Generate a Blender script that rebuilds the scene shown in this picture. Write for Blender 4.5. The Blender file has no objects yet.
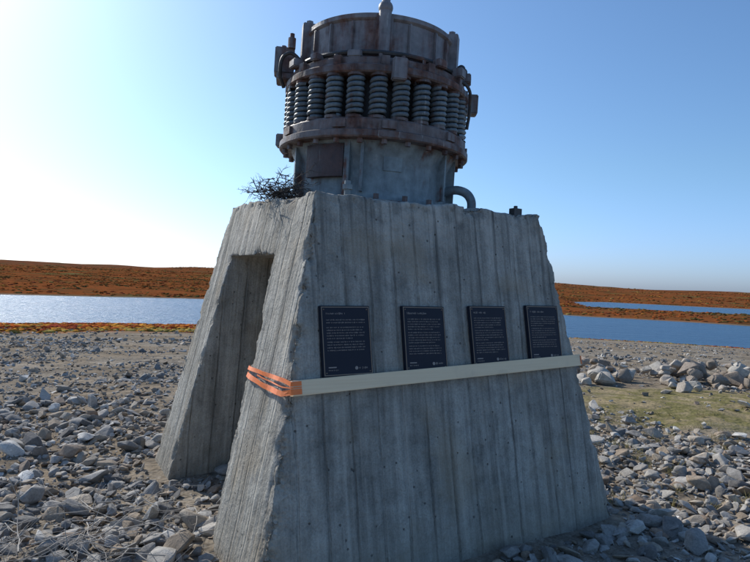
import bpy, bmesh, math, random
import numpy as np
from mathutils import Vector, Matrix, noise as mn

random.seed(7); rng=np.random.default_rng(11)
scene=bpy.context.scene
scene.view_settings.view_transform='Standard'
scene.view_settings.look='None'
scene.view_settings.exposure=0
COL=scene.collection

# ------------------------------------------------------------ helpers
def link(o,parent=None):
    COL.objects.link(o)
    if parent: o.parent=parent
    return o
def empty(name,loc=(0,0,0)):
    e=bpy.data.objects.new(name,None); e.location=loc; e.empty_display_size=.2; COL.objects.link(e); return e
def mesh_obj(name,verts,faces,mat=None,parent=None,smooth=False):
    me=bpy.data.meshes.new(name); me.from_pydata([tuple(v) for v in verts],[],faces); me.update()
    if mat: me.materials.append(mat)
    if smooth:
        for p in me.polygons: p.use_smooth=True
    return link(bpy.data.objects.new(name,me),parent)
def bm_obj(name,bm,mat=None,parent=None,smooth=False):
    me=bpy.data.meshes.new(name); bm.to_mesh(me); bm.free()
    if mat: me.materials.append(mat)
    if smooth:
        for p in me.polygons: p.use_smooth=True
    return link(bpy.data.objects.new(name,me),parent)

class Mat:
    def __init__(s,name,rough=.8,metal=0.):
        s.m=bpy.data.materials.new(name); s.m.use_nodes=True; s.nt=s.m.node_tree
        s.b=s.nt.nodes['Principled BSDF']; s.b.inputs['Roughness'].default_value=rough; s.b.inputs['Metallic'].default_value=metal
    def n(s,t,ins=None,**pr):
        nd=s.nt.nodes.new(t)
        for k,v in pr.items(): setattr(nd,k,v)
        if ins:
            for k,v in ins.items(): s.set(nd.inputs[k],v)
        return nd
    def set(s,sock,v):
        if isinstance(v,bpy.types.NodeSocket): s.nt.links.new(v,sock)
        else: sock.default_value=v
    def math(s,op,a,b=0.,c=0.,clamp=False):
        nd=s.n('ShaderNodeMath',operation=op,use_clamp=clamp); s.set(nd.inputs[0],a); s.set(nd.inputs[1],b); s.set(nd.inputs[2],c); return nd.outputs[0]
    def sstep(s,x,lo,hi,a=0.,b=1.):
        nd=s.n('ShaderNodeMapRange',interpolation_type='SMOOTHSTEP'); 
        for i,v in enumerate((x,lo,hi,a,b)): s.set(nd.inputs[i],v)
        return nd.outputs[0]
    def noise(s,vec,scale,detail=5,rough=.55,dist=0.):
        nd=s.n('ShaderNodeTexNoise'); s.set(nd.inputs['Scale'],scale); s.set(nd.inputs['Detail'],detail); s.set(nd.inputs['Roughness'],rough); s.set(nd.inputs['Distortion'],dist)
        if vec is not None: s.set(nd.inputs['Vector'],vec)
        return nd.outputs['Fac']
    def voro(s,vec,scale,feature='F1',out='Distance'):
        nd=s.n('ShaderNodeTexVoronoi',feature=feature); s.set(nd.inputs['Scale'],scale)
        if vec is not None: s.set(nd.inputs['Vector'],vec)
        return nd.outputs[out]
    def ramp(s,x,stops):
        nd=s.n('ShaderNodeValToRGB'); cr=nd.color_ramp
        while len(cr.elements)<len(stops): cr.elements.new(.5)
        for e,(p,c) in zip(cr.elements,stops):
            e.position=p; e.color=(c+(1,)) if hasattr(c,'__len__') else (c,c,c,1)
        s.set(nd.inputs[0],x); return nd.outputs[0]
    def mix(s,f,a,b,mode='MIX'):
        nd=s.n('ShaderNodeMix',data_type='RGBA',blend_type=mode); s.set(nd.inputs[0],f)
        for i,v in ((6,a),(7,b)):
            if isinstance(v,tuple) and len(v)==3: v=v+(1,)
            s.set(nd.inputs[i],v)
        return nd.outputs[2]
    def pos(s): return s.n('ShaderNodeNewGeometry').outputs['Position']
    def scalev(s,v,sc):
        nd=s.n('ShaderNodeVectorMath',operation='MULTIPLY'); s.set(nd.inputs[0],v); nd.inputs[1].default_value=sc; return nd.outputs[0]
    def dot(s,v,d):
        nd=s.n('ShaderNodeVectorMath',operation='DOT_PRODUCT'); s.set(nd.inputs[0],v); nd.inputs[1].default_value=d; return nd.outputs['Value']
    def bump(s,h,strength=.5,dist=.01,prev=None):
        nd=s.n('ShaderNodeBump'); s.set(nd.inputs['Height'],h); nd.inputs['Strength'].default_value=strength; nd.inputs['Distance'].default_value=dist
        if prev is not None: s.set(nd.inputs['Normal'],prev)
        return nd.outputs[0]
    def color(s,c):
        if isinstance(c,tuple) and len(c)==3: c=c+(1,)
        s.set(s.b.inputs['Base Color'],c)
    def normal(s,nv): s.set(s.b.inputs['Normal'],nv)
    def spec(s,v): s.b.inputs['Specular IOR Level'].default_value=v

# ------------------------------------------------------------ numpy noise
def _h(ix,iy,seed):
    n=(ix.astype(np.int64)*374761393+iy.astype(np.int64)*668265263+seed*974711)&0x7fffffff
    n=((n^(n>>13))*1274126177)&0x7fffffff
    return ((n^(n>>16))&0xffff)/65535.
def vn(x,y,seed=0):
    ix=np.floor(x);iy=np.floor(y);fx=x-ix;fy=y-iy
    fx=fx*fx*(3-2*fx);fy=fy*fy*(3-2*fy)
    a=_h(ix,iy,seed);b=_h(ix+1,iy,seed);c=_h(ix,iy+1,seed);d=_h(ix+1,iy+1,seed)
    return (a+(b-a)*fx)*(1-fy)+(c+(d-c)*fx)*fy
def fbm(x,y,seed=0,o=4):
    s=0;a=.5;t=0
    for i in range(o):
        s=s+a*vn(x,y,seed+i*17);t+=a;x=x*2.03+11.3;y=y*2.03+5.7;a*=.5
    return s/t*2-1
def ss(x,a,b):
    t=np.clip((x-a)/(b-a),0,1); return t*t*(3-2*t)

WATER=-10.0
def H(x,y):
    x=np.asarray(x,float);y=np.asarray(y,float)
    r=np.hypot(x,y)+1e-6; sx=x/r
    f=1-.22*np.clip(sx,0,.5)*(1-ss(r,170,230))
    rs=r*f
    j=fbm(x/45,y/45,3,3)
    near=np.interp(rs,[0,9,15,20,30,60,100,142,165,200,240],[0,0,-.2,-.55,-1.25,-3.65,-6.75,-10,-11.6,-13,-13])
    rf=r+18*fbm(x/110,y/110,9,4)*ss(r,220,270)
    farL=np.interp(rf,[240,268,290,330,600,1000,1500,2200,6000],[-13,-12,-10,-8.4,-4.6,1.0,10.0,14,4])
    farR=np.interp(rf,[240,262,282,310,400,455,560,650,700,1000,1500,2200,6000],[-13,-12,-10,-9.0,-8.7,-10.6,-11.6,-10,-8.6,-1,8.5,12.5,4])
    wr=ss(sx+.03*j,.22,.36)
    far=farL*(1-wr)+farR*wr
    z=np.where(r<240,near,far)
    z=z+fbm(x/420,y/420,21,4)*15*ss(r,650,1500)+fbm(x/60,y/60,22,4)*1.8*ss(r,300,420)*(1-.8*wr*(1-ss(r,700,900)))
    z=z+j*.35*ss(r,30,70)*(1-ss(r,120,150))
    back=ss(-y/r,-.05,.35)
    z=z*(1-back)+(fbm(x/80,y/80,5,3)*1.5*ss(r,15,80))*back
    z=z+fbm(x/1.1,y/1.1,31,4)*.06*(1-ss(r,30,60))+fbm(x/4.,y/4.,32,2)*.08*ss(r,5,12)*(1-ss(r,60,100))
    return z

# ------------------------------------------------------------ materials
FL=Vector((-.51,2.95,0));BR=Vector((1.81,4.42,0));CL=Vector((-1.885,5.33,0));BB=Vector((.435,6.8,0))
APEX=Vector((-.0375,4.875,7.19))
E1=(.845,.535,0);E2=(-.5,.866,0)

def concrete():
    m=Mat('weathered_concrete',.9); m.spec(.25)
    p=m.pos(); nrm=m.n('ShaderNodeNewGeometry').outputs['Normal']
    s1=m.dot(p,E1);s2=m.dot(p,E2)
    sel=m.math('GREATER_THAN',m.math('ABSOLUTE',m.dot(nrm,E1)),m.math('ABSOLUTE',m.dot(nrm,E2)))
    s=m.math('ADD',m.math('MULTIPLY',s2,sel),m.math('MULTIPLY',s1,m.math('SUBTRACT',1.,sel)))
    z=m.dot(p,(0,0,1))
    wob=m.noise(p,2.2,3); s_=m.math('ADD',s,m.math('MULTIPLY',wob,.035))
    x=m.math('DIVIDE',s_,.176)
    pp=m.math('PINGPONG',x,.5)
    groove=m.sstep(pp,0.,.07,1.,0.)
    cmb=m.n('ShaderNodeCombineXYZ'); m.set(cmb.inputs[0],m.math('FLOOR',x)); m.set(cmb.inputs[1],m.math('MULTIPLY',sel,37.))
    wn=m.n('ShaderNodeTexWhiteNoise',noise_dimensions='3D'); m.set(wn.inputs['Vector'],cmb.outputs[0])
    br=wn.outputs['Value']
    def stv(a,b,off=0.):
        st=m.n('ShaderNodeCombineXYZ'); m.set(st.inputs[0],m.math('MULTIPLY',s,a)); m.set(st.inputs[1],m.math('ADD',m.math('MULTIPLY',sel,9.),off)); m.set(st.inputs[2],m.math('MULTIPLY',z,b)); return st.outputs[0]
    v1=stv(9.,.55); v2=stv(26.,1.3); v3=stv(15.,.45,5.)
    streak=m.noise(v1,1.,6,.62); fine=m.noise(v2,1.,5,.6)
    big=m.noise(p,1.6,6,.6); med=m.noise(p,9.,8,.65); grit=m.noise(p,90.,4,.7)
    c=m.ramp(big,[(.3,(.275,.262,.228)),(.5,(.36,.343,.30)),(.72,(.44,.418,.368))])
    c=m.mix(1.,c,m.ramp(streak,[(.3,.54),(.47,.93),(.7,1.22)]),'MULTIPLY')
    c=m.mix(.9,c,m.ramp(fine,[(.3,.74),(.5,1.),(.7,1.18)]),'MULTIPLY')
    c=m.mix(1.,c,m.ramp(med,[(.3,.70),(.5,1.),(.75,1.2)]),'MULTIPLY')
    c=m.mix(.3,c,m.ramp(br,[(0.,.82),(1.,1.18)]),'MULTIPLY')
    c=m.mix(.7,c,m.ramp(grit,[(.3,.62),(.5,1.),(.7,1.25)]),'MULTIPLY')
    gk=m.math('MULTIPLY',groove,m.sstep(m.noise(v1,1.7,3),.38,.6))
    c=m.mix(m.math('MULTIPLY',gk,.55),c,(.085,.08,.07))
    lime=m.math('MULTIPLY',m.sstep(z,1.7,2.15),m.sstep(m.noise(p,3.5,6,.65),.45,.62))
    c=m.mix(m.math('MULTIPLY',lime,.65),c,(.57,.53,.46))
    grime=m.math('MULTIPLY',m.sstep(z,.5,2.0),m.sstep(m.noise(stv(12.,.5,2.),1.,6,.6),.49,.63))
    c=m.mix(m.math('MULTIPLY',grime,.65),c,(.11,.108,.098))
    damp=m.math('MULTIPLY',m.sstep(z,1.9,2.2),m.sstep(m.noise(p,5.,5,.6),.55,.66)); c=m.mix(m.math('MULTIPLY',damp,.6),c,(.09,.088,.085))
    drip=m.math('MULTIPLY',m.sstep(z,1.5,.5),m.sstep(m.noise(v3,1.,5),.53,.67))
    c=m.mix(m.math('MULTIPLY',drip,.55),c,(.56,.52,.45))
    tan=m.sstep(m.noise(p,2.3,4),.5,.7)
    c=m.mix(m.math('MULTIPLY',tan,.4),c,(.34,.27,.18))
    base=m.math('MULTIPLY',m.sstep(z,.45,0.),.45)
    c=m.mix(base,c,(.26,.22,.165))
    at=m.n('ShaderNodeAttribute',attribute_name='chip').outputs['Fac']
    agv=m.dot(m.voro(p,42.,'F1','Color'),(.4,.3,.3))
    c=m.mix(m.math('MULTIPLY',at,.75),c,m.ramp(agv,[(.2,(.15,.125,.10)),(.5,(.30,.255,.195)),(.85,(.48,.435,.36))]))
    hole=m.sstep(m.voro(p,13.),.10,.05)
    c=m.mix(m.math('MULTIPLY',hole,.6),c,(.06,.06,.055))
    m.color(c)
    h=m.math('ADD',m.math('MULTIPLY',groove,-.55),m.math('MULTIPLY',br,.5))
    nb=m.bump(h,.75,.018)
    h2=m.math('ADD',m.math('MULTIPLY',med,.8),m.math('MULTIPLY',fine,.7)); h2=m.math('SUBTRACT',h2,m.math('MULTIPLY',hole,.8))
    nb=m.bump(h2,.9,.03,nb)
    nb=m.bump(m.noise(p,34.,4,.65),.6,.012,nb)
    nb=m.bump(grit,.5,.005,nb)
    agb=m.math('MULTIPLY',m.voro(p,42.),at)
    nb=m.bump(agb,.9,.02,nb)
    m.normal(nb); return m.m
MAT_CONC=concrete()

def metal(name,paint,paint2,rustlo,rusthi,scale=3.5,rc=((.055,.022,.016),(.12,.05,.032),(.22,.105,.065)),wht=.45):
    m=Mat(name,.7); p=m.pos()
    a=m.noise(p,scale,7,.65); b=m.noise(p,scale*5,5,.6)
    v=m.scalev(p,(9,9,1.3)); st=m.noise(v,1.,5,.6)
    rust=m.ramp(b,[(.3,rc[0]),(.5,rc[1]),(.7,rc[2])])
    pc=m.mix(m.sstep(st,.35,.65),paint,paint2)
    pc=m.mix(.8,pc,m.ramp(b,[(.3,.65),(.7,1.3)]),'MULTIPLY')
    f=m.sstep(m.math('ADD',m.math('MULTIPLY',a,.6),m.math('MULTIPLY',st,.4)),rustlo,rusthi)
    wh=m.math('MULTIPLY',m.sstep(m.noise(v,2.1,5,.7),.62,.70),wht)
    c=m.mix(f,pc,rust); c=m.mix(wh,c,(.42,.42,.40)); m.color(c)
    m.set(m.b.inputs['Roughness'],m.math('ADD',m.math('MULTIPLY',f,.3),.5))
    m.normal(m.bump(m.math('ADD',b,m.math('MULTIPLY',f,-.4)),.5,.008)); return m.m
M_BODY=metal('blue_grey_paint',(.205,.25,.26),(.14,.175,.19),.53,.63)
M_UP=metal('faded_grey_paint',(.22,.21,.21),(.16,.14,.14),.46,.60,2.6,((.055,.026,.022),(.13,.065,.05),(.22,.14,.115)))
M_RUST=metal('rusted_steel',(.165,.14,.135),(.12,.09,.08),.44,.60,3.5,((.035,.018,.014),(.10,.042,.028),(.20,.095,.06)))
M_SPR=metal('spring_paint',(.17,.205,.22),(.10,.125,.14),.54,.68,7.)
M_DARK=metal('dark_steel',(.05,.05,.05),(.03,.03,.03),.5,.7,wht=.15)
M_RPL=metal('red_brown_plate',(.065,.034,.030),(.045,.027,.026),.55,.75,wht=.2)

# ------------------------------------------------------------ pedestal
kb=-.4/7.19
bot=[P.lerp(APEX,kb) for P in (FL,BR,BB,CL)]
top=[Vector((-.369,3.526,2.15)),Vector((1.225,4.565,2.195)),Vector((.29,6.15,2.25)),Vector((-1.24,5.16,2.235))]
ped=mesh_obj('tmp_ped',bot+top,[(3,2,1,0),(4,5,6,7),(0,1,5,4),(1,2,6,5),(2,3,7,6),(3,0,4,7)])
def sp(a,s,z): return FL+Vector((.866,.5,0))*a+Vector((-.5,.866,0))*s+Vector((0,0,z))
cs=[(.84,-.6),(2.24,-.6),(1.918,1.80),(.893,1.79)]
cv=[sp(-1.5,s,z) for s,z in cs]+[sp(4.5,s,z) for s,z in cs]
cut=mesh_obj('tmp_cut',cv,[(0,1,2,3),(7,6,5,4),(0,4,5,1),(1,5,6,2),(2,6,7,3),(3,7,4,0)])
for o in (ped,cut):
    bm=bmesh.new(); bm.from_mesh(o.data); bmesh.ops.recalc_face_normals(bm,faces=bm.faces); bm.to_mesh(o.data); bm.free()
md=ped.modifiers.new('b','BOOLEAN'); md.operation='DIFFERENCE'; md.object=cut; md.solver='EXACT'
md=ped.modifiers.new('r','REMESH'); md.mode='VOXEL'; md.voxel_size=.0145
dg=bpy.context.evaluated_depsgraph_get(); dg.update()
pm=bpy.data.meshes.new_from_object(ped.evaluated_get(dg))
bpy.data.objects.remove(ped); bpy.data.objects.remove(cut)
nv=len(pm.vertices); co=np.empty(nv*3);pm.vertices.foreach_get('co',co);co=co.reshape(-1,3)
no=np.empty(nv*3);pm.vertices.foreach_get('normal',no);no=no.reshape(-1,3)
def segd(P,A,B):
    A=np.array(A);B=np.array(B);d=B-A;t=np.clip(((P-A)@d)/(d@d),0,1);return np.linalg.norm(P-(A+t[:,None]*d),axis=1)
edges=[(bot[i],top[i],w) for i,w in ((0,.75),(1,.25),(3,.4),(2,.5))]+[(top[i],top[(i+1)%4],.45) for i in range(4)]
def lface(tau,k): return FL.lerp(CL,tau).lerp(APEX,k)
L=(CL-FL).length
edges+= [(lface(.846/L,0),lface(.716/L,.249),.6),(lface(2.2/L,0),lface(2.08/L,.249),.4),(lface(.716/L,.249),lface(2.08/L,.249),.6)]
def n3(P,sc,o=3):
    return np.array([mn.fractal(Vector(p)*sc,1.,2.,o) for p in P])
base=n3(co,2.2,3); disp=base*.006
chip=np.zeros(nv)
near=np.zeros(nv)
for A,B,w in edges:
    d=segd(co,A,B); near=np.maximum(near,w*np.exp(-(d/.042)**2))
idx=np.where(near>.03)[0]
f1=n3(co[idx],8.,4); f2=n3(co[idx],26.,2)
amt=ss(f1,.02,.45)*near[idx]
disp[idx]-=amt*.06+near[idx]*np.abs(f2)*.016
chip[idx]=np.clip(amt*2.2,0,1)
d=segd(co,bot[0],FL.lerp(APEX,.15)); idx=np.where(d<.16)[0]
f=n3(co[idx],9.,3); a=np.exp(-(d[idx]/.075)**2)
disp[idx]-=a*(.012+.025*np.clip(f+.3,0,1)); chip[idx]=np.maximum(chip[idx],np.clip(a*1.2*(f+.6),0,1))
co2=co+no*disp[:,None]
tp=np.where(co[:,2]>2.10)[0]
g=n3(co[tp],4.5,4); co2[tp,2]+=np.clip(g,-.35,.8)*.024*np.clip((co[tp,2]-2.10)/.05,0,1)
pm.vertices.foreach_set('co',co2.ravel())
at=pm.attributes.new('chip','FLOAT','POINT'); at.data.foreach_set('value',chip)
pm.polygons.foreach_set('use_smooth',np.ones(len(pm.polygons),bool)); pm.update()
pm.materials.clear(); pm.materials.append(MAT_CONC)
pedestal=link(bpy.data.objects.new('concrete_pedestal',pm)); pm.name='concrete_pedestal'

# ------------------------------------------------------------ plaques
FN=Vector((10.569,-16.68,3.771)).normalized(); FX=(BR-FL).normalized(); FY=FN.cross(FX).normalized()
if FY.z<0: FY=-FY
def fface(t,k): return FL.lerp(BR,t).lerp(APEX,k)
mp=Mat('plaque_navy',.6); p=mp.pos(); mp.color(mp.mix(mp.noise(p,6.,4),(.008,.010,.020),(.017,.020,.032))); mp.normal(mp.bump(mp.noise(p,60.,3),.15,.002)); mp.spec(.3); M_PL=mp.m
mp=Mat('plaque_bronze',.45,.3); mp.color(mp.mix(mp.noise(mp.pos(),20.,4),(.20,.135,.09),(.30,.22,.155))); M_BZ=mp.m
mp=Mat('plaque_lettering',.5); mp.color(mp.mix(mp.noise(mp.pos(),20.,4),(.23,.185,.16),(.33,.28,.24))); M_TX=mp.m
def box_b(bm,c,x,y,z,hx,hy,hz):
    vs=[bm.verts.new(c+x*(hx*i)+y*(hy*j)+z*(hz*k)) for k in (-1,1) for j in (-1,1) for i in (-1,1)]
    for f in ((0,2,3,1),(4,5,7,6),(0,1,5,4),(2,6,7,3),(0,4,6,2),(1,3,7,5)): bm.faces.new([vs[i] for i in f])
X=Vector((1,0,0));Y=Vector((0,1,0));Z=Vector((0,0,1))
W,HH=.327,.40
R=random.Random(5)
for i,(t,k) in enumerate([(.053,.2081),(.3107,.2090),(.558,.2100),(.8014,.2115)]):
    o0=fface(t,k)
    e=empty('information_plaque')
    rot=Matrix((FX,FY,FN)).transposed().to_4x4(); 
    e.matrix_world=Matrix.Translation(o0+FN*.004)@rot@Matrix.Rotation(math.radians([.5,-.3,.2,-.2][i]),4,'Z')
    bm=bmesh.new(); box_b(bm,Vector((W/2,-HH/2,.004)),X,Y,Z,W/2,HH/2,.012)
    bmesh.ops.bevel(bm,geom=bm.edges[:],offset=.003,segments=2,affect='EDGES'); bm_obj('panel',bm,M_PL,e)
    bm=bmesh.new(); b=.0022; zf=.0165
    for c,hx,hy in ((( W/2,-.009),W/2-.0068,b),((W/2,-HH+.009),W/2-.0068,b),((.009,-HH/2),b,HH/2-.0113),((W-.009,-HH/2),b,HH/2-.0113)):
        box_b(bm,Vector((c[0],c[1],zf)),X,Y,Z,hx,hy,.0016)
    for cx,cy in ((.022,-.022),(W-.022,-.022),(.022,-HH+.022),(W-.022,-HH+.022)):
        bmesh.ops.create_uvsphere(bm,u_segments=8,v_segments=6,radius=.0045,matrix=Matrix.Translation((cx,cy,.016)))
    bm_obj('border',bm,M_BZ,e)
    bm=bmesh.new()
    def glyph(x,y,w,h):
        box_b(bm,Vector((x+w/2,y,.0166)),X,Y,Z,w/2,h/2,.0009)
    def line(x0,x1,y,h,gap=.5):
        x=x0
        while x<x1:
            nl=R.randint(2,8)
            for q in range(nl):
                w=h*R.uniform(.35,.62)
                if x+w>x1: break
                hh=h*R.choice([.62,.62,.7,1.])
                glyph(x,y+R.uniform(-.1,.1)*h,w*.3,hh)
                if R.random()<.7: glyph(x+w*.55,y,w*.28,hh*R.uniform(.6,1))
                if R.random()<.6: glyph(x+w*.3,y+R.choice([-.25,0,.25])*hh,w*.28,h*.16)
                x+=w*1.25
            x+=h*gap
    line(.035,.035+[.13,.16,.11,.14][i],-.046,.014)
    y=-.082; nrow=[11,14,15,14][i]
    if i==0:
        for q in range(2): line(.035,W-.035,y,.0085); y-=.0155
        y-=.012; nrow=9
    for q in range(nrow):
        end=W-.035-(R.uniform(0,.02)) if q%5!=4 else W*R.uniform(.4,.8)
        line(.035,end,y,.0082); y-=.0155
        if q%5==4: y-=.005
    line(.035,.10,-HH+.036,.008); glyph(.035,-HH+.052,.05,.006)
    bmesh.ops.create_cone(bm,cap_ends=True,segments=16,radius1=.010,radius2=.010,depth=.0022,matrix=Matrix.Translation((.215,-HH+.043,.0168)))
    line(.232,W-.033,-HH+.043,.014)
    bm_obj('lettering',bm,M_TX,e)

# ------------------------------------------------------------ plank + straps
mw=Mat('weathered_wood',.75); p=mw.pos(); u=mw.dot(p,tuple(FX)); v=mw.dot(p,tuple(FY)); cb=mw.n('ShaderNodeCombineXYZ'); mw.set(cb.inputs[0],mw.math('MULTIPLY',u,2.)); mw.set(cb.inputs[1],mw.math('MULTIPLY',v,90.)); g=mw.noise(cb.outputs[0],1.,5)
c=mw.mix(g,(.76,.56,.34),(.93,.77,.53)); kn=mw.sstep(mw.voro(mw.scalev(p,(1,1,2)),3.1),.09,.04); c=mw.mix(mw.math('MULTIPLY',kn,.6),c,(.3,.2,.1))
c=mw.mix(mw.math('MULTIPLY',mw.sstep(mw.noise(p,5.,4),.5,.75),.5),c,(.58,.46,.32)); mw.color(c); mw.normal(mw.bump(g,.3,.003)); M_WOOD=mw.m
pl0=Vector((-.411,3.242,1.013))-FX*.02; pl1=Vector((1.543,4.497,1.085))-FX*.035
ax=(pl1-pl0).normalized(); ay=FN.cross(ax).normalized(); 
if ay.z<0: ay=-ay
LP=(pl1-pl0).length
bm=bmesh.new(); box_b(bm,(pl0+pl1)/2+ay*.043+FN*.026,ax,ay,FN,LP/2,.041,.02)
ed=[e for e in bm.edges if abs((e.verts[0].co-e.verts[1].co).normalized().dot(ax))>.9]
bmesh.ops.bevel(bm,geom=ed,offset=.004,segments=2,affect='EDGES'); bm_obj('wooden_plank',bm,M_WOOD)

mo=Mat('orange_webbing',.55); mo.color(mo.mix(mo.noise(mo.pos(),25.,3),(.85,.16,.03),(.95,.27,.07))); mo.normal(mo.bump(mo.noise(mo.pos(),150.,2),.3,.002)); M_OR=mo.m
strap=empty('orange_strap')
def ribbon(name,pts,nrm,w,thick=.002):
    vs=[];fs=[]
    n=len(pts)
    for i,(q,nn) in enumerate(zip(pts,nrm)):
        tng=(pts[min(i+1,n-1)]-pts[max(i-1,0)]).normalized(); up=nn.cross(tng).normalized()
        if up.z<0: up=-up
        vs+= [q+up*w/2,q-up*w/2,q-up*w/2+nn*thick,q+up*w/2+nn*thick]
    for i in range(n-1):
        a=i*4;b=a+4
        for j in range(4): fs.append((a+j,a+(j+1)%4,b+(j+1)%4,b+j))
    fs+=[(0,1,2,3),(n*4-1,n*4-2,n*4-3,n*4-4)]
    mesh_obj(name,vs,fs,M_OR,strap)
LN=Vector((-17.11,-9.886,3.771)).normalized()
def strap_path(z0,z1,dz_f,sag,back=True,fx=.05):
    pts=[];ns=[]
    pf=pl0+ay*(.043+dz_f)+FN*.049
    pts.append(pf+ax*fx);ns.append(FN)
    pts.append(pf+ax*.004);ns.append((FN+LN*.4).normalized())
    pts.append(pf-ax*.008-FN*.008);ns.append((FN-ax*2).normalized())
    for i in range(13):
        f=i/12; k=(z0+(z1-z0)*f-sag*math.sin(f*math.pi))/7.19
        q=lface((.06+f*(.762-.06))/L,k)+LN*(.010+.010*math.sin(f*math.pi)+.004*math.sin(f*17)); pts.append(q);ns.append((LN+Vector((0,0,.25*math.sin(f*9)))).normalized())
    if back:
        q=pts[-1]; inn=Vector((.866,.5,0)); pin=Vector((-.5,.866,0))
        pts.append(q+pin*.02+inn*.02); ns.append((pin-inn*.5).normalized())
        pts.append(q+pin*.012+inn*.25); ns.append(pin)
    return pts,ns
a,b=strap_path(1.09,1.075,.024,.0); ribbon('webbing_upper',a,b,.024)
a,b=strap_path(1.02,1.035,-.018,.006); ribbon('webbing_lower',a,b,.030)
a,b=strap_path(1.055,1.06,.004,.0,False); ribbon('webbing_middle',a[:12],b[:12],.007)
pe=pl1+ay*.043+FN*.049
ribbon('webbing_far_end',[pe-ax*.006,pe+ax*.002,pe+ax*.006-FN*.03],[FN,(FN+ax).normalized(),ax],.06)

# ------------------------------------------------------------ crusher
cr=empty('cone_crusher',(-.065,4.85,2.17)); cr.rotation_euler=(0,math.radians(1.2),0)
Z0=2.17
def lathe(name,prof,mat,seg=96,smooth=True,parent=cr):
    vs=[];fs=[]
    for r,z in prof:
        for i in range(seg):
            a=2*math.pi*i/seg; vs.append((r*math.cos(a),r*math.sin(a),z-Z0))
    for j in range(len(prof)-1):
        for i in range(seg):
            fs.append((j*seg+i,j*seg+(i+1)%seg,(j+1)*seg+(i+1)%seg,(j+1)*seg+i))
    o=mesh_obj(name,vs,fs,mat,parent,smooth)
    if smooth: o.data.set_sharp_from_angle(angle=math.radians(30))
    return o
lathe('base_ring',[(.3,2.12),(.70,2.12),(.70,2.20),(.685,2.215),(.62,2.22),(.3,2.22)],M_BODY)
lathe('lower_body',[(.3,2.13),(.625,2.19),(.605,2.26),(.595,2.44),(.60,2.52),(.64,2.60),(.66,2.64),(.3,2.64)],M_BODY)
lathe('lower_flange',[(.45,2.625),(.735,2.625),(.745,2.635),(.745,2.675),(.735,2.682),(.722,2.684),(.722,2.752),(.712,2.765),(.45,2.765)],M_RUST)
lathe('inner_drum',[(.52,2.75),(.555,2.76),(.555,3.09),(.52,3.10)],M_DARK)
lathe('upper_flange',[(.45,3.075),(.715,3.075),(.725,3.085),(.725,3.125),(.715,3.135),(.69,3.137),(.69,3.185),(.675,3.195),(.45,3.195)],M_RUST)
UR=.57
lathe('adjustment_ring',[(.4,3.19),(UR+.045,3.195),(UR+.045,3.245),(UR+.02,3.26),(UR-.003,3.262),(UR-.003,3.49),(UR+.012,3.50),(UR+.017,3.505),(UR+.017,3.535),(UR+.008,3.54),(UR-.05,3.54),(UR-.055,3.2),(.3,3.1),(.05,3.1)],M_UP)
lathe('hydraulic_line',[(.645+.018*math.cos(a),3.235+.018*math.sin(a)) for a in [i*math.pi/4 for i in range(9)]],M_DARK)
def pol(r,deg,z):
    a=math.radians(deg); return Vector((r*math.sin(a),-r*math.cos(a),z-Z0))
def frame(deg):
    a=math.radians(deg); return Vector((math.cos(a),math.sin(a),0)),Vector((math.sin(a),-math.cos(a),0))
def cyl(bm,c,r,h,seg=6,r2=None,m=None):
    mt=Matrix.Translation(c)@(m or Matrix())
    bmesh.ops.create_cone(bm,cap_ends=True,segments=seg,radius1=r,radius2=r if r2 is None else r2,depth=h,matrix=mt)
NS=26
vs=[];fs=[]; bmr=bmesh.new(); bmb=bmesh.new()
for s in range(NS):
    ang=s*360/NS+1.5
    c=pol(.66,ang,0); turns=7.3;sg=int(turns*14);sc=6;rw=.0165;rr=.049
    z0,z1=2.785,3.055
    base=len(vs)
    for i in range(sg+1):
        f=i/sg; th=f*turns*2*math.pi+s
        cx=math.cos(th);cy=math.sin(th);zz=z0+(z1-z0)*f-Z0
        for j in range(sc):
            ph=2*math.pi*j/sc; rad=rr+rw*math.cos(ph)
            vs.append((c.x+rad*cx,c.y+rad*cy,zz+rw*math.sin(ph)))
    for i in range(sg):
        for j in range(sc):
            a=base+i*sc+j;b=base+i*sc+(j+1)%sc; fs.append((a,b,b+sc,a+sc))
    cyl(bmr,pol(.66,ang,2.92),.02,.32,8)
    cyl(bmb,pol(.66,ang,2.775),.062,.02,16); cyl(bmb,pol(.66,ang,3.068),.062,.018,16)
    cyl(bmb,pol(.665,ang,3.15),.026,.035,6); cyl(bmb,pol(.665,ang,3.19),.014,.06,8)
    cyl(bmb,pol(.70,ang+5,2.61),.022,.035,6)
    xr,yr=frame(ang+6.9)
    if s%3==0: box_b(bmb,pol(.728,ang+6.9,2.72),xr,yr,Z,.05,.012,.028)
    if s%2==0: box_b(bmb,pol(.700,ang+3,3.165),xr,yr,Z,.028,.016,.03)
mesh_obj('springs',vs,fs,M_SPR,cr,True); bm_obj('spring_rods',bmr,M_DARK,cr); bm_obj('nuts_and_seats',bmb,M_RUST,cr)
bm=bmesh.new()
for s in range(20): cyl(bm,pol(.66,s*18+4,2.235),.022,.04,6)
bm_obj('base_bolts',bm,M_RUST,cr)
bm=bmesh.new()
for dg_,w,d,z0,z1 in [(-76,.055,.055,3.2,3.60),(76,.055,.055,3.2,3.585),(-38,.012,.02,3.27,3.49),(-20,.01,.015,3.27,3.49),(22,.012,.02,3.27,3.49),(45,.012,.02,3.27,3.49),(-56,.012,.02,3.27,3.49),(60,.01,.015,3.27,3.49),(120,.05,.055,3.2,3.6),(-120,.05,.055,3.2,3.6),(180,.05,.055,3.2,3.6)]:
    xr,yr=frame(dg_); box_b(bm,pol(UR,dg_,(z0+z1)/2),xr,yr,Z,w,d,(z1-z0)/2)
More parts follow.
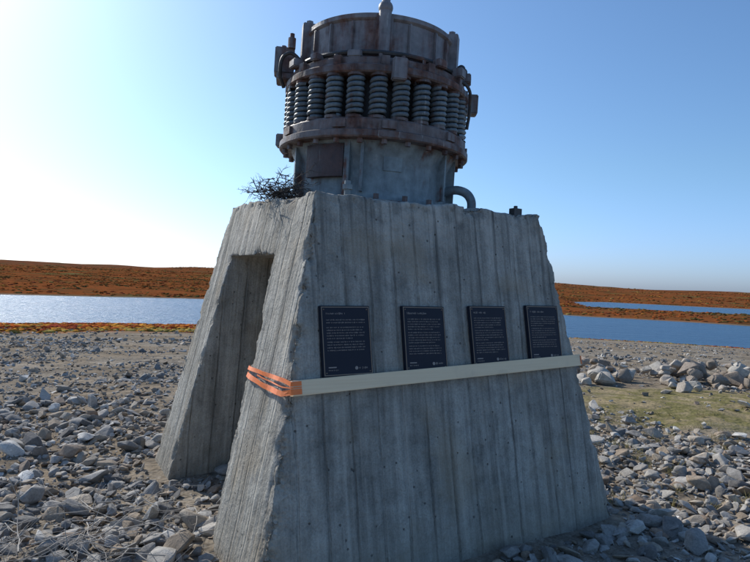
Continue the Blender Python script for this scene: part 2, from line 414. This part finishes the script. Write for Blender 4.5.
bmesh.ops.bevel(bm,geom=bm.edges[:],offset=.006,segments=2,affect='EDGES')
bm_obj('body_ribs',bm,M_UP,cr)
bm=bmesh.new()
cyl(bm,pol(.60,3,3.37),.045,.40,20); bmesh.ops.create_uvsphere(bm,u_segments=20,v_segments=10,radius=.052,matrix=Matrix.Translation(pol(.60,3,3.565)))
cyl(bm,pol(.60,3,3.61),.03,.03,12)
xr,yr=frame(3); box_b(bm,pol(.575,3,3.36),xr,yr,Z,.06,.022,.16)
cyl(bm,pol(UR,-76,3.615),.028,.03,6);cyl(bm,pol(UR,76,3.60),.028,.03,6)
o=bm_obj('lock_post',bm,M_UP,cr,True); o.data.set_sharp_from_angle(angle=math.radians(35))
bm=bmesh.new()
def rbox(deg,r,z,w,d,h):
    xr,yr=frame(deg); b2=bmesh.new(); box_b(b2,pol(r,deg,z),xr,yr,Z,w/2,d/2,h/2); bmesh.ops.bevel(b2,geom=b2.edges[:],offset=.007,segments=2,affect='EDGES')
    me=bpy.data.meshes.new('t'); b2.to_mesh(me); b2.free(); bm.from_mesh(me); bpy.data.meshes.remove(me)
rbox(-82,.745,3.31,.15,.15,.20); rbox(-82,.70,3.18,.2,.2,.05)
cyl(bm,pol(.70,-76,3.44),.03,.08,12); cyl(bm,pol(.76,-86,3.43),.02,.06,8); cyl(bm,pol(.70,-76,3.49),.018,.05,8)
rbox(-60,.69,3.22,.10,.10,.06); rbox(-40,.68,3.215,.07,.08,.05); rbox(40,.68,3.22,.09,.09,.06);rbox(60,.69,3.225,.08,.09,.07)
rbox(88,.755,3.09,.12,.09,.15); rbox(80,.69,3.26,.11,.09,.07)
rbox(12,.735,3.10,.10,.07,.15); rbox(-14,.66,3.215,.10,.06,.05)
rbox(-90,.75,2.72,.10,.06,.10)
o=bm_obj('brackets_and_valves',bm,M_UP,cr)
bm=bmesh.new()
for dg_,z in ((83,3.33),(89,3.30),(70,3.30)):
    bmesh.ops.create_uvsphere(bm,u_segments=14,v_segments=8,radius=.034,matrix=Matrix.Translation(pol(.67,dg_,z)))
    cyl(bm,pol(.67,dg_,z-.05),.018,.1,8)
bm_obj('valve_knobs',bm,M_DARK,cr,True)
def curved(name,d0,d1,z0,z1,r,th,mat,n=12):
    vs=[];fs=[]
    for i in range(n+1):
        d=d0+(d1-d0)*i/n
        vs+=[pol(r,d,z0),pol(r,d,z1),pol(r+th,d,z1),pol(r+th,d,z0)]
    for i in range(n):
        a=i*4
        for j in range(4): fs.append((a+j,a+4+j,a+4+(j+1)%4,a+(j+1)%4))
    fs+=[(0,1,2,3),(n*4+3,n*4+2,n*4+1,n*4)]
    return mesh_obj(name,vs,fs,mat,cr)
curved('access_plate',-47,-18,2.37,2.60,.60,.05,M_RPL)
curved('plate_rib',-17.5,-14,2.24,2.62,.59,.06,M_BODY)
curved('nameplate',8,21,2.43,2.53,.592,.012,M_BODY)
bm=bmesh.new()
for dg_ in (-62,-6,56,78): 
    xr,yr=frame(dg_); box_b(bm,pol(.625,dg_,2.44),xr,yr,Z,.011,.03,.17)
bm_obj('gusset_ribs',bm,M_BODY,cr)
def tube(name,pts,rad,mat,parent=None,res=4):
    cu=bpy.data.curves.new(name,'CURVE'); cu.dimensions='3D'; cu.bevel_depth=rad; cu.bevel_resolution=res; cu.resolution_u=8; cu.use_fill_caps=True
    s=cu.splines.new('BEZIER'); s.bezier_points.add(len(pts)-1)
    for b,q in zip(s.bezier_points,pts): b.co=q; b.handle_left_type=b.handle_right_type='AUTO'
    cu.materials.append(mat); return link(bpy.data.objects.new(name,cu),parent)
tube('drain_elbow',[pol(.58,70,2.36),pol(.72,70,2.375),pol(.80,70,2.32),pol(.815,70,2.20),pol(.815,70,2.1)],.034,M_BODY,cr)
tube('oil_hose',[pol(.62,60,3.2),pol(.74,66,3.15),pol(.75,72,3.02),pol(.73,76,2.86)],.012,M_DARK,cr)
tube('oil_hose_2',[pol(.62,-64,3.25),pol(.74,-70,3.33),pol(.78,-74,3.2),pol(.74,-78,3.1)],.014,M_DARK,cr)

bm=bmesh.new(); box_b(bm,Vector((1.02,4.50,2.195)),Vector(E1),Vector(E2),Z,.04,.03,.035); cyl(bm,Vector((1.02,4.50,2.24)),.016,.02,6); bmesh.ops.bevel(bm,geom=bm.edges[:],offset=.003,segments=1,affect='EDGES'); bm_obj('anchor_block',bm,M_DARK)
bm=bmesh.new(); cyl(bm,Vector((-.20,3.86,2.20)),.022,.16,10); cyl(bm,Vector((-.20,3.86,2.24)),.036,.03,6); bm_obj('anchor_bolt',bm,M_BODY)

# ------------------------------------------------------------ sticks
def wood(name,a,b):
    m=Mat(name,.85); m.color(m.mix(m.noise(m.pos(),30.,3),a,b)); return m.m
M_TW=wood('dark_twig',(.035,.03,.026),(.09,.07,.06)); M_DW=wood('bleached_twig',(.28,.24,.2),(.5,.46,.4)); M_GR=wood('dry_grass',(.24,.20,.07),(.36,.30,.12))
def sticks(name,specs,mat):
    cu=bpy.data.curves.new(name,'CURVE'); cu.dimensions='3D'; cu.bevel_depth=1.; cu.bevel_resolution=1
    for pts,r in specs:
        s=cu.splines.new('POLY'); s.points.add(len(pts)-1)
        for i,(pt,q) in enumerate(zip(s.points,pts)): pt.co=(*q,1); pt.radius=r*(1-.75*i/(len(pts)-1))
    cu.materials.append(mat); return link(bpy.data.objects.new(name,cu))
R=random.Random(3); sp_=[]
def branch(o,d,l,r,n=6,kids=2,curl=.35,out=sp_):
    pts=[o.copy()]; q=o.copy(); d=d.normalized()
    for i in range(n):
        d=(d+Vector((R.gauss(0,1),R.gauss(0,1),R.gauss(0,.7)))*curl*.5).normalized(); q=q+d*l/n; pts.append(q.copy())
        if kids>0 and R.random()<.5:
            branch(q,(d+Vector((R.gauss(0,1),R.gauss(0,1),R.gauss(0,1)))*.9),l*.45,r*.6,4,kids-1,curl,out)
    out.append((pts,r))
for i in range(140):
    o=Vector((-.69+R.gauss(0,.075),4.38+R.gauss(0,.10),2.21+abs(R.gauss(0,.06))))
    branch(o,Vector((R.uniform(-1,.9),R.uniform(-.6,.6),R.uniform(-.3,.4))),R.uniform(.06,.16),R.uniform(.0025,.005))
sticks('bird_nest',sp_,M_TW)
sp2=[]
for i in range(80):
    x=R.uniform(-2.4,-.9); y=R.uniform(2.4,4.2)
    o=Vector((x,y,float(H(x,y))+.05))
    branch(o,Vector((R.uniform(-1,1),R.uniform(-1,1),.05)),R.uniform(.2,.6),R.uniform(.0025,.005),kids=1,curl=.2,out=sp2)
sp2=[([Vector((q.x,q.y,max(q.z,float(H(q.x,q.y))+.08))) for q in pts],r) for pts,r in sp2]
sticks('dead_twigs',sp2,M_DW)
sp3_=[]
for i in range(110):
    if i<75: x=R.uniform(2.1,6.5); y=R.uniform(6.2,8.4)+R.gauss(0,.3)
    else: x=R.uniform(1.6,4.0); y=R.uniform(4.6,6.5)
    z=float(H(x,y)); w=R.uniform(.03,.09)
    for q in range(16):
        o=Vector((x+R.gauss(0,w*.5),y+R.gauss(0,w*.5),z)); d=Vector((R.gauss(0,.5),R.gauss(0,.5),1)).normalized(); l=R.uniform(.04,.11)
        sp3_.append(([o,o+d*l*.5,o+d*l+Vector((d.x,d.y,-.3))*l*.3],.002))
sticks('grass_tufts',sp3_,M_GR)

# ------------------------------------------------------------ terrain
def ground_mat():
    m=Mat('gravel_and_tundra',1.); m.spec(0.); p=m.pos(); px=m.scalev(p,(1,1,0))
    ln=m.n('ShaderNodeVectorMath',operation='LENGTH'); m.set(ln.inputs[0],px); r=ln.outputs['Value']
    vc=m.dot(m.voro(p,26.,'F1','Color'),(.33,.33,.33)); vc2=m.dot(m.voro(p,70.,'F1','Color'),(.33,.33,.33))
    nb=m.noise(p,.45,5); n2=m.noise(p,4.,5)
    c=m.ramp(vc,[(.25,(.17,.145,.115)),(.5,(.28,.24,.19)),(.75,(.40,.36,.30))])
    c=m.mix(.5,c,m.ramp(vc2,[(.25,(.15,.125,.10)),(.5,(.26,.22,.17)),(.75,(.38,.34,.28))]))
    c=m.mix(m.math('MULTIPLY',m.sstep(nb,.38,.58),.8),c,(.24,.19,.135))
    c=m.mix(.8,c,m.ramp(n2,[(.3,.65),(.5,1.),(.7,1.22)]),'MULTIPLY')
    c=m.mix(.8,c,m.ramp(m.noise(m.scalev(p,(.5,1.,1)),1.2,5,.6),[(.35,.70),(.65,1.2)]),'MULTIPLY')
    mp_=m.n('ShaderNodeVectorMath',operation='SUBTRACT'); m.set(mp_.inputs[0],px); mp_.inputs[1].default_value=(7.2,9.0,0)
    l2=m.n('ShaderNodeVectorMath',operation='LENGTH'); m.set(l2.inputs[0],m.scalev(mp_.outputs[0],(1/4.9,1/2.3,0)))
    dd=m.math('ADD',l2.outputs['Value'],m.math('MULTIPLY',m.math('SUBTRACT',m.noise(p,1.1,5),.5),1.1))
    moss=m.sstep(dd,1.05,.75)
    mc=m.ramp(m.noise(p,1.3,6,.68),[(.33,(.34,.265,.16)),(.45,(.26,.21,.12)),(.53,(.165,.15,.06)),(.62,(.30,.24,.14)),(.72,(.36,.30,.20))])
    mc=m.mix(.7,mc,m.ramp(m.noise(p,22.,5,.7),[(.3,.6),(.7,1.3)]),'MULTIPLY')
    c=m.mix(moss,c,mc)
    # tundra
    tv=m.noise(p,.14,7,.68); tf=m.noise(p,.9,5,.7)
    t=m.ramp(tv,[(.32,(.08,.07,.02)),(.42,(.21,.09,.022)),(.50,(.33,.10,.02)),(.58,(.40,.18,.035)),(.66,(.22,.20,.05)),(.76,(.33,.25,.10))])
    f2=m.ramp(m.noise(p,.014,9,.72),[(.34,(.05,.042,.02)),(.43,(.12,.05,.02)),(.50,(.24,.075,.025)),(.56,(.13,.06,.025)),(.63,(.11,.10,.035)),(.72,(.24,.17,.095))])
    far=m.sstep(r,200.,300.)
    t=m.mix(far,t,f2); t=m.mix(.8,t,m.ramp(tf,[(.3,.55),(.5,1.),(.7,1.35)]),'MULTIPLY')
    t=m.mix(m.math('MULTIPLY',m.sstep(r,900.,2400.),.3),t,(.10,.07,.06))
    rr=m.math('ADD',r,m.math('MULTIPLY',m.math('SUBTRACT',m.noise(p,.12,4),.5),m.math('MULTIPLY',r,.35)))
    sx=m.math('DIVIDE',m.dot(p,(1,0,0)),r)
    thr=m.math('ADD',34.,m.math('MULTIPLY',m.sstep(sx,-.1,.2),112.))
    tm=m.sstep(m.math('SUBTRACT',rr,thr),-4.,6.)
    c=m.mix(tm,c,t)
    z=m.dot(p,(0,0,1)); wet=m.sstep(z,WATER+.35,WATER+.1); c=m.mix(m.math('MULTIPLY',wet,.7),c,(.20,.165,.12))
    m.color(c)
    nb1=m.bump(m.math('ADD',vc,m.math('MULTIPLY',vc2,.5)),.5,.03); nb1=m.bump(tf,.6,.3,nb1)
    m.normal(nb1); return m.m
NA=640; rad=np.concatenate([[0.],np.geomspace(.3,7000,340)])
th=np.linspace(0,2*np.pi,NA,endpoint=False)
xx=(rad[:,None]*np.sin(th)[None]);yy=(rad[:,None]*np.cos(th)[None]); zz=H(xx,yy)
vv=np.stack([xx,yy,zz],-1).reshape(-1,3)
i,j=np.meshgrid(np.arange(len(rad)-1),np.arange(NA),indexing='ij')
q=np.stack([i*NA+j,(i+1)*NA+j,(i+1)*NA+(j+1)%NA,i*NA+(j+1)%NA],-1).reshape(-1,4)[:, ::-1]
def np_mesh(name,v,f,mat,smooth=False,col=None):
    me=bpy.data.meshes.new(name); k=f.shape[1]
    me.vertices.add(len(v)); me.vertices.foreach_set('co',v.astype(np.float32).ravel())
    me.loops.add(f.size); me.loops.foreach_set('vertex_index',f.astype(np.int32).ravel())
    me.polygons.add(len(f)); me.polygons.foreach_set('loop_start',np.arange(0,f.size,k,dtype=np.int32)); me.polygons.foreach_set('loop_total',np.full(len(f),k,np.int32))
    me.polygons.foreach_set('use_smooth',np.full(len(f),smooth))
    if col is not None:
        a=me.color_attributes.new('tint','FLOAT_COLOR','POINT'); a.data.foreach_set('color',np.concatenate([col,np.ones((len(col),1))],1).astype(np.float32).ravel())
    me.update(calc_edges=True); me.validate(); me.materials.append(mat)
    return link(bpy.data.objects.new(name,me))
q=q if np.cross(vv[q[2000,1]]-vv[q[2000,0]],vv[q[2000,2]]-vv[q[2000,0]])[2]>0 else q[:,::-1]
np_mesh('ground',vv,q,ground_mat(),True)

# ------------------------------------------------------------ water
mw=Mat('lake_water',.28); p=mw.pos(); mw.color(mw.mix(mw.noise(mw.scalev(p,(.008,.06,0)),1.,5),(.010,.06,.14),(.025,.10,.20)))
mw.b.inputs['IOR'].default_value=1.33; mw.spec(.3)
h=mw.math('ADD',mw.noise(mw.scalev(p,(.35,.8,1)),1.,5,.65),mw.math('MULTIPLY',mw.noise(mw.scalev(p,(.05,.2,1)),1.,4,.6),1.5))
mw.normal(mw.bump(h,1.,.9)) 
bm=bmesh.new(); bmesh.ops.create_circle(bm,cap_ends=True,segments=64,radius=900,matrix=Matrix.Translation((0,900,WATER))); bm_obj('lake_water',bm,mw.m)

# ------------------------------------------------------------ scatter
def proto(n,bev,seed,sub=False):
    r=random.Random(seed); bm=bmesh.new()
    for i in range(n):
        v=Vector((r.gauss(0,1),r.gauss(0,1),r.gauss(0,1))).normalized()*r.uniform(.8,1.); bm.verts.new((v.x*.5,v.y*.5,v.z*.5))
    res=bmesh.ops.convex_hull(bm,input=bm.verts[:]); 
    for v in [v for v in bm.verts if not v.link_faces]: bm.verts.remove(v)
    bmesh.ops.dissolve_limit(bm,angle_limit=.2,verts=bm.verts[:],edges=bm.edges[:])
    if bev: bmesh.ops.bevel(bm,geom=bm.edges[:],offset=bev,segments=1 if not sub else 2,affect='EDGES',clamp_overlap=True)
    bmesh.ops.triangulate(bm,faces=bm.faces[:]); bmesh.ops.recalc_face_normals(bm,faces=bm.faces[:])
    bm.verts.ensure_lookup_table(); v=np.array([v.co[:] for v in bm.verts]); f=np.array([[x.index for x in fc.verts] for fc in bm.faces]); bm.free(); return v,f
def lump(seed,sub=2):
    bm=bmesh.new(); bmesh.ops.create_icosphere(bm,subdivisions=sub,radius=.5)
    for v in bm.verts:
        n=mn.fractal(v.co*3.2+Vector((seed*7.1,0,0)),1.,2.,3); v.co*=1+.7*n
    v=np.array([v.co[:] for v in bm.verts]); f=np.array([[x.index for x in fc.verts] for fc in bm.faces]); bm.free(); return v,f
def scatter(name,protos,pos,sc,tilt,cols,mat,smooth=False,pid=None):
    n=len(pos); pid=rng.integers(0,len(protos),n) if pid is None else pid
    yaw=rng.uniform(0,2*np.pi,n); tx=rng.normal(0,tilt,n); ty=rng.normal(0,tilt,n)
    cy,sy=np.cos(yaw),np.sin(yaw);cx,sx=np.cos(tx),np.sin(tx);ct,st=np.cos(ty),np.sin(ty);o=np.zeros(n);l=np.ones(n)
    Rz=np.stack([cy,-sy,o,sy,cy,o,o,o,l],-1).reshape(n,3,3);Rx=np.stack([l,o,o,o,cx,-sx,o,sx,cx],-1).reshape(n,3,3);Ry=np.stack([ct,o,st,o,l,o,-st,o,ct],-1).reshape(n,3,3)
    Rm=Rx@Ry@Rz
    V=[];F=[];C=[];off=0
    for k,(pv,pf) in enumerate(protos):
        s=np.where(pid==k)[0]
        if len(s)==0: continue
        w=pv[None]*sc[s][:,None,:]; w=np.einsum('nij,nkj->nki',Rm[s],w)+pos[s][:,None,:]
        V.append(w.reshape(-1,3)); F.append((pf[None]+(np.arange(len(s))*len(pv))[:,None,None]+off).reshape(-1,3)); C.append(np.repeat(cols[s],len(pv),0)); off+=len(s)*len(pv)
    return np_mesh(name,np.concatenate(V),np.concatenate(F),mat,smooth,np.concatenate(C))
def tint_mat(name,rough,lo,hi,sc,bs,bd,spec=.3):
    m=Mat(name,rough); m.spec(spec); c=m.n('ShaderNodeAttribute',attribute_name='tint').outputs['Color']; p=m.pos()
    m.color(m.mix(1.,m.mix(1.,c,m.ramp(m.noise(p,sc,5,.65),[(.3,lo),(.7,hi)]),'MULTIPLY'),m.ramp(m.noise(p,sc*5,3,.6),[(.3,.8),(.7,1.15)]),'MULTIPLY')); m.normal(m.bump(m.noise(p,sc*2.2,5,.7),bs,bd)); return m.m
M_ROCK=tint_mat('stone',.85,.7,1.2,14.,.6,.014)
M_SHR=tint_mat('tundra_foliage',1.,.6,1.4,5.,.6,.1,0.)
P_HI=[proto(random.Random(i).randint(10,20),.05,i) for i in range(22)]
P_LO=[proto(random.Random(i+50).randint(7,11),0,i+50) for i in range(16)]
P_BO=[proto(random.Random(i+90).randint(14,24),.07,i+90,True) for i in range(10)]
pal=np.array([(.37,.345,.31),(.30,.28,.255),(.44,.41,.365),(.23,.215,.195),(.40,.34,.27),(.33,.26,.19),(.55,.52,.47),(.28,.21,.155),(.16,.15,.14),(.70,.67,.62)])
pw=np.array([.18,.16,.13,.12,.12,.11,.07,.07,.03,.01])
def rcols(n): return pal[rng.choice(len(pal),n,p=pw/pw.sum())]*rng.uniform(.75,1.12,(n,1))
def inside_ped(x,y,m=0.):
    a=(x-FL.x)*.845+(y-FL.y)*.535; s=-(x-FL.x)*.5+(y-FL.y)*.866
    foot=(a>-.02-m)&(a<2.75+m)&(s>-.02-m)&(s<2.78+m)
    tun=(s>.95)&(s<2.1)
    return foot&~tun
def mossd(x,y): return np.hypot((x-7.2)/4.9,(y-9.)/2.3)+fbm(x*1.1,y*1.1,77,3)*.25
def field(y0,y1,dens,smin,smax,pw_=2.):
    xm=.78*y1+1.2; A=2*xm*(y1-y0); n=int(A*dens)
    x=rng.uniform(-xm,xm,n);y=rng.uniform(y0,y1,n)
    k=(np.abs(x)<.78*y+1.2)&~inside_ped(x,y)
    md_=mossd(x,y); pr=np.where(md_<.95,.06,1.)
    pr=pr*np.clip(1.1+fbm(x/1.7,y/1.7,61,3)*1.4-ss(y,6.5,13)*.8,0.05,1)
    k&=rng.uniform(0,1,n)<pr
    x=x[k];y=y[k];n=len(x)
    d=smin+(smax-smin)*rng.uniform(0,1,n)**pw_
    sc=np.stack([d*rng.uniform(.9,1.4,n),d*rng.uniform(.6,1.,n),d*rng.uniform(.28,.65,n)],-1)
    pos=np.stack([x,y,H(x,y)+sc[:,2]*rng.uniform(.05,.45,n)],-1)
    return pos,sc
def cat(*a): return np.concatenate([q[0] for q in a]),np.concatenate([q[1] for q in a])
pos,sc=cat(field(1.4,6.5,200,.05,.13),field(1.4,7.5,40,.11,.26,2.2))
pos2,sc2=cat(field(1.4,7,450,.015,.05),field(6.5,18,130,.035,.12),field(7.5,22,9,.12,.28,3),field(18,60,5,.10,.26))
scatter('rubble_stones',P_HI,pos,sc,.4,rcols(len(pos)),M_ROCK)
scatter('gravel',P_LO,pos2,sc2,.35,rcols(len(pos2)),M_ROCK)
n=230; bx=rng.uniform(3.6,13,n); by=12.1+rng.normal(0,.75,n)+ (bx-6)*.06; d=.16+.34*rng.uniform(0,1,n)**1.6
hz=.26*np.exp(-((by-12.2)/.6)**2)*rng.uniform(0,1,n)
bsc=np.stack([d*rng.uniform(1,1.5,n),d*rng.uniform(.8,1.1,n),d*rng.uniform(.55,.9,n)],-1)
bpos=np.stack([bx,by,H(bx,by)+hz+bsc[:,2]*.3],-1)
bc=np.array([(.40,.345,.285),(.32,.26,.205),(.44,.40,.34),(.25,.205,.16)])[rng.integers(0,4,n)]
scatter('boulder_pile',P_BO,bpos,bsc,.4,bc,M_ROCK,True)
bpy.data.objects['boulder_pile'].data.set_sharp_from_angle(angle=math.radians(40))
LU=[lump(i) for i in range(8)]
def shr(n,r0,r1,a0,a1,s0,s1,zmin=WATER+.25,fl=.45,cut=-.15):
    r=np.sqrt(rng.uniform(r0*r0,r1*r1,n)); a=rng.uniform(a0,a1,n); x=r*np.sin(a);y=r*np.cos(a); z=H(x,y)
    cl=fbm(x/(r1*.05),y/(r1*.05),88,3); k=(z>zmin)&(cl>cut); x,y,z=x[k],y[k],z[k]; n=len(x); d=s0+(s1-s0)*rng.uniform(0,1,n)**2
    return np.stack([x,y,z+.05*d],-1),np.stack([d*1.6,d*1.3,d*fl],-1)
sc_=[shr(3500,34,60,-.8,-.2,.12,.4),shr(13000,50,142,-.8,-.18,.25,.8),shr(1600,138,160,-.2,.75,.3,.6),shr(14000,285,700,-.8,.8,.7,1.8),shr(12000,700,1700,-.8,.8,1.4,3.4,fl=.3)]
pos,sc=cat(*sc_)
sp3=np.array([(.40,.12,.025),(.46,.21,.04),(.32,.08,.022),(.31,.24,.07),(.17,.15,.045),(.24,.055,.03),(.08,.09,.035)])
pt=fbm(pos[:,0]/38,pos[:,1]/38,141,4)*1.6+rng.normal(0,.28,len(pos))
order=np.array([6,4,0,2,5,1,3]); cols=sp3[order[np.clip(((pt+1)/2*7).astype(int),0,6)]]
dist=np.hypot(pos[:,0],pos[:,1])[:,None]; f=np.clip((dist-180)/150,0,1); cols=cols*(1-f*.22); cols=cols*(1-f*.25)+np.array([[.17,.07,.03]])*f*.25
scatter('tundra_shrubs',LU,pos,sc,.15,cols,M_SHR,True)

# ------------------------------------------------------------ light, sky, camera
AZ=math.radians(-45);EL=math.radians(33)
sd=Vector((math.sin(AZ)*math.cos(EL),math.cos(AZ)*math.cos(EL),math.sin(EL)))
l=bpy.data.lights.new('sun','SUN'); l.energy=4.4; l.angle=math.radians(.53); l.color=(1.,.95,.87)
lo=link(bpy.data.objects.new('sun',l)); lo.rotation_euler=sd.to_track_quat('Z','Y').to_euler(); lo.location=(-20,20,20)
w=bpy.data.worlds.new('World'); scene.world=w; w.use_nodes=True; nt=w.node_tree
sk=nt.nodes.new('ShaderNodeTexSky'); sk.sky_type='NISHITA'; sk.sun_disc=False; sk.sun_elevation=EL; sk.sun_rotation=AZ; sk.air_density=1.; sk.dust_density=1.; sk.ozone_density=3.; sk.altitude=0
tc=nt.nodes.new('ShaderNodeTexCoord'); sx_=nt.nodes.new('ShaderNodeSeparateXYZ'); nt.links.new(tc.outputs['Generated'],sx_.inputs[0])
mr=nt.nodes.new('ShaderNodeMapRange'); mr.interpolation_type='SMOOTHSTEP'; mr.inputs[1].default_value=0.; mr.inputs[2].default_value=.2; nt.links.new(sx_.outputs['Z'],mr.inputs[0])
tt=nt.nodes.new('ShaderNodeMix'); tt.data_type='RGBA'; tt.inputs[6].default_value=(.80,1.02,1.62,1); tt.inputs[7].default_value=(.82,1.03,1.20,1); nt.links.new(mr.outputs[0],tt.inputs[0])
tn=nt.nodes.new('ShaderNodeMix'); tn.data_type='RGBA'; tn.blend_type='MULTIPLY'; tn.inputs[0].default_value=1.
bg=nt.nodes['Background']; bg.inputs['Strength'].default_value=.13; nt.links.new(sk.outputs[0],tn.inputs[6]); nt.links.new(tt.outputs[2],tn.inputs[7]); nt.links.new(tn.outputs[2],bg.inputs[0])
cam=bpy.data.cameras.new('camera'); cam.sensor_width=36; cam.lens=29.1; cam.clip_end=20000; cam.clip_start=.05
co_=link(bpy.data.objects.new('camera',cam)); co_.location=(0,0,1.65); co_.rotation_euler=(math.radians(90),math.radians(-2.4),0)
scene.camera=co_
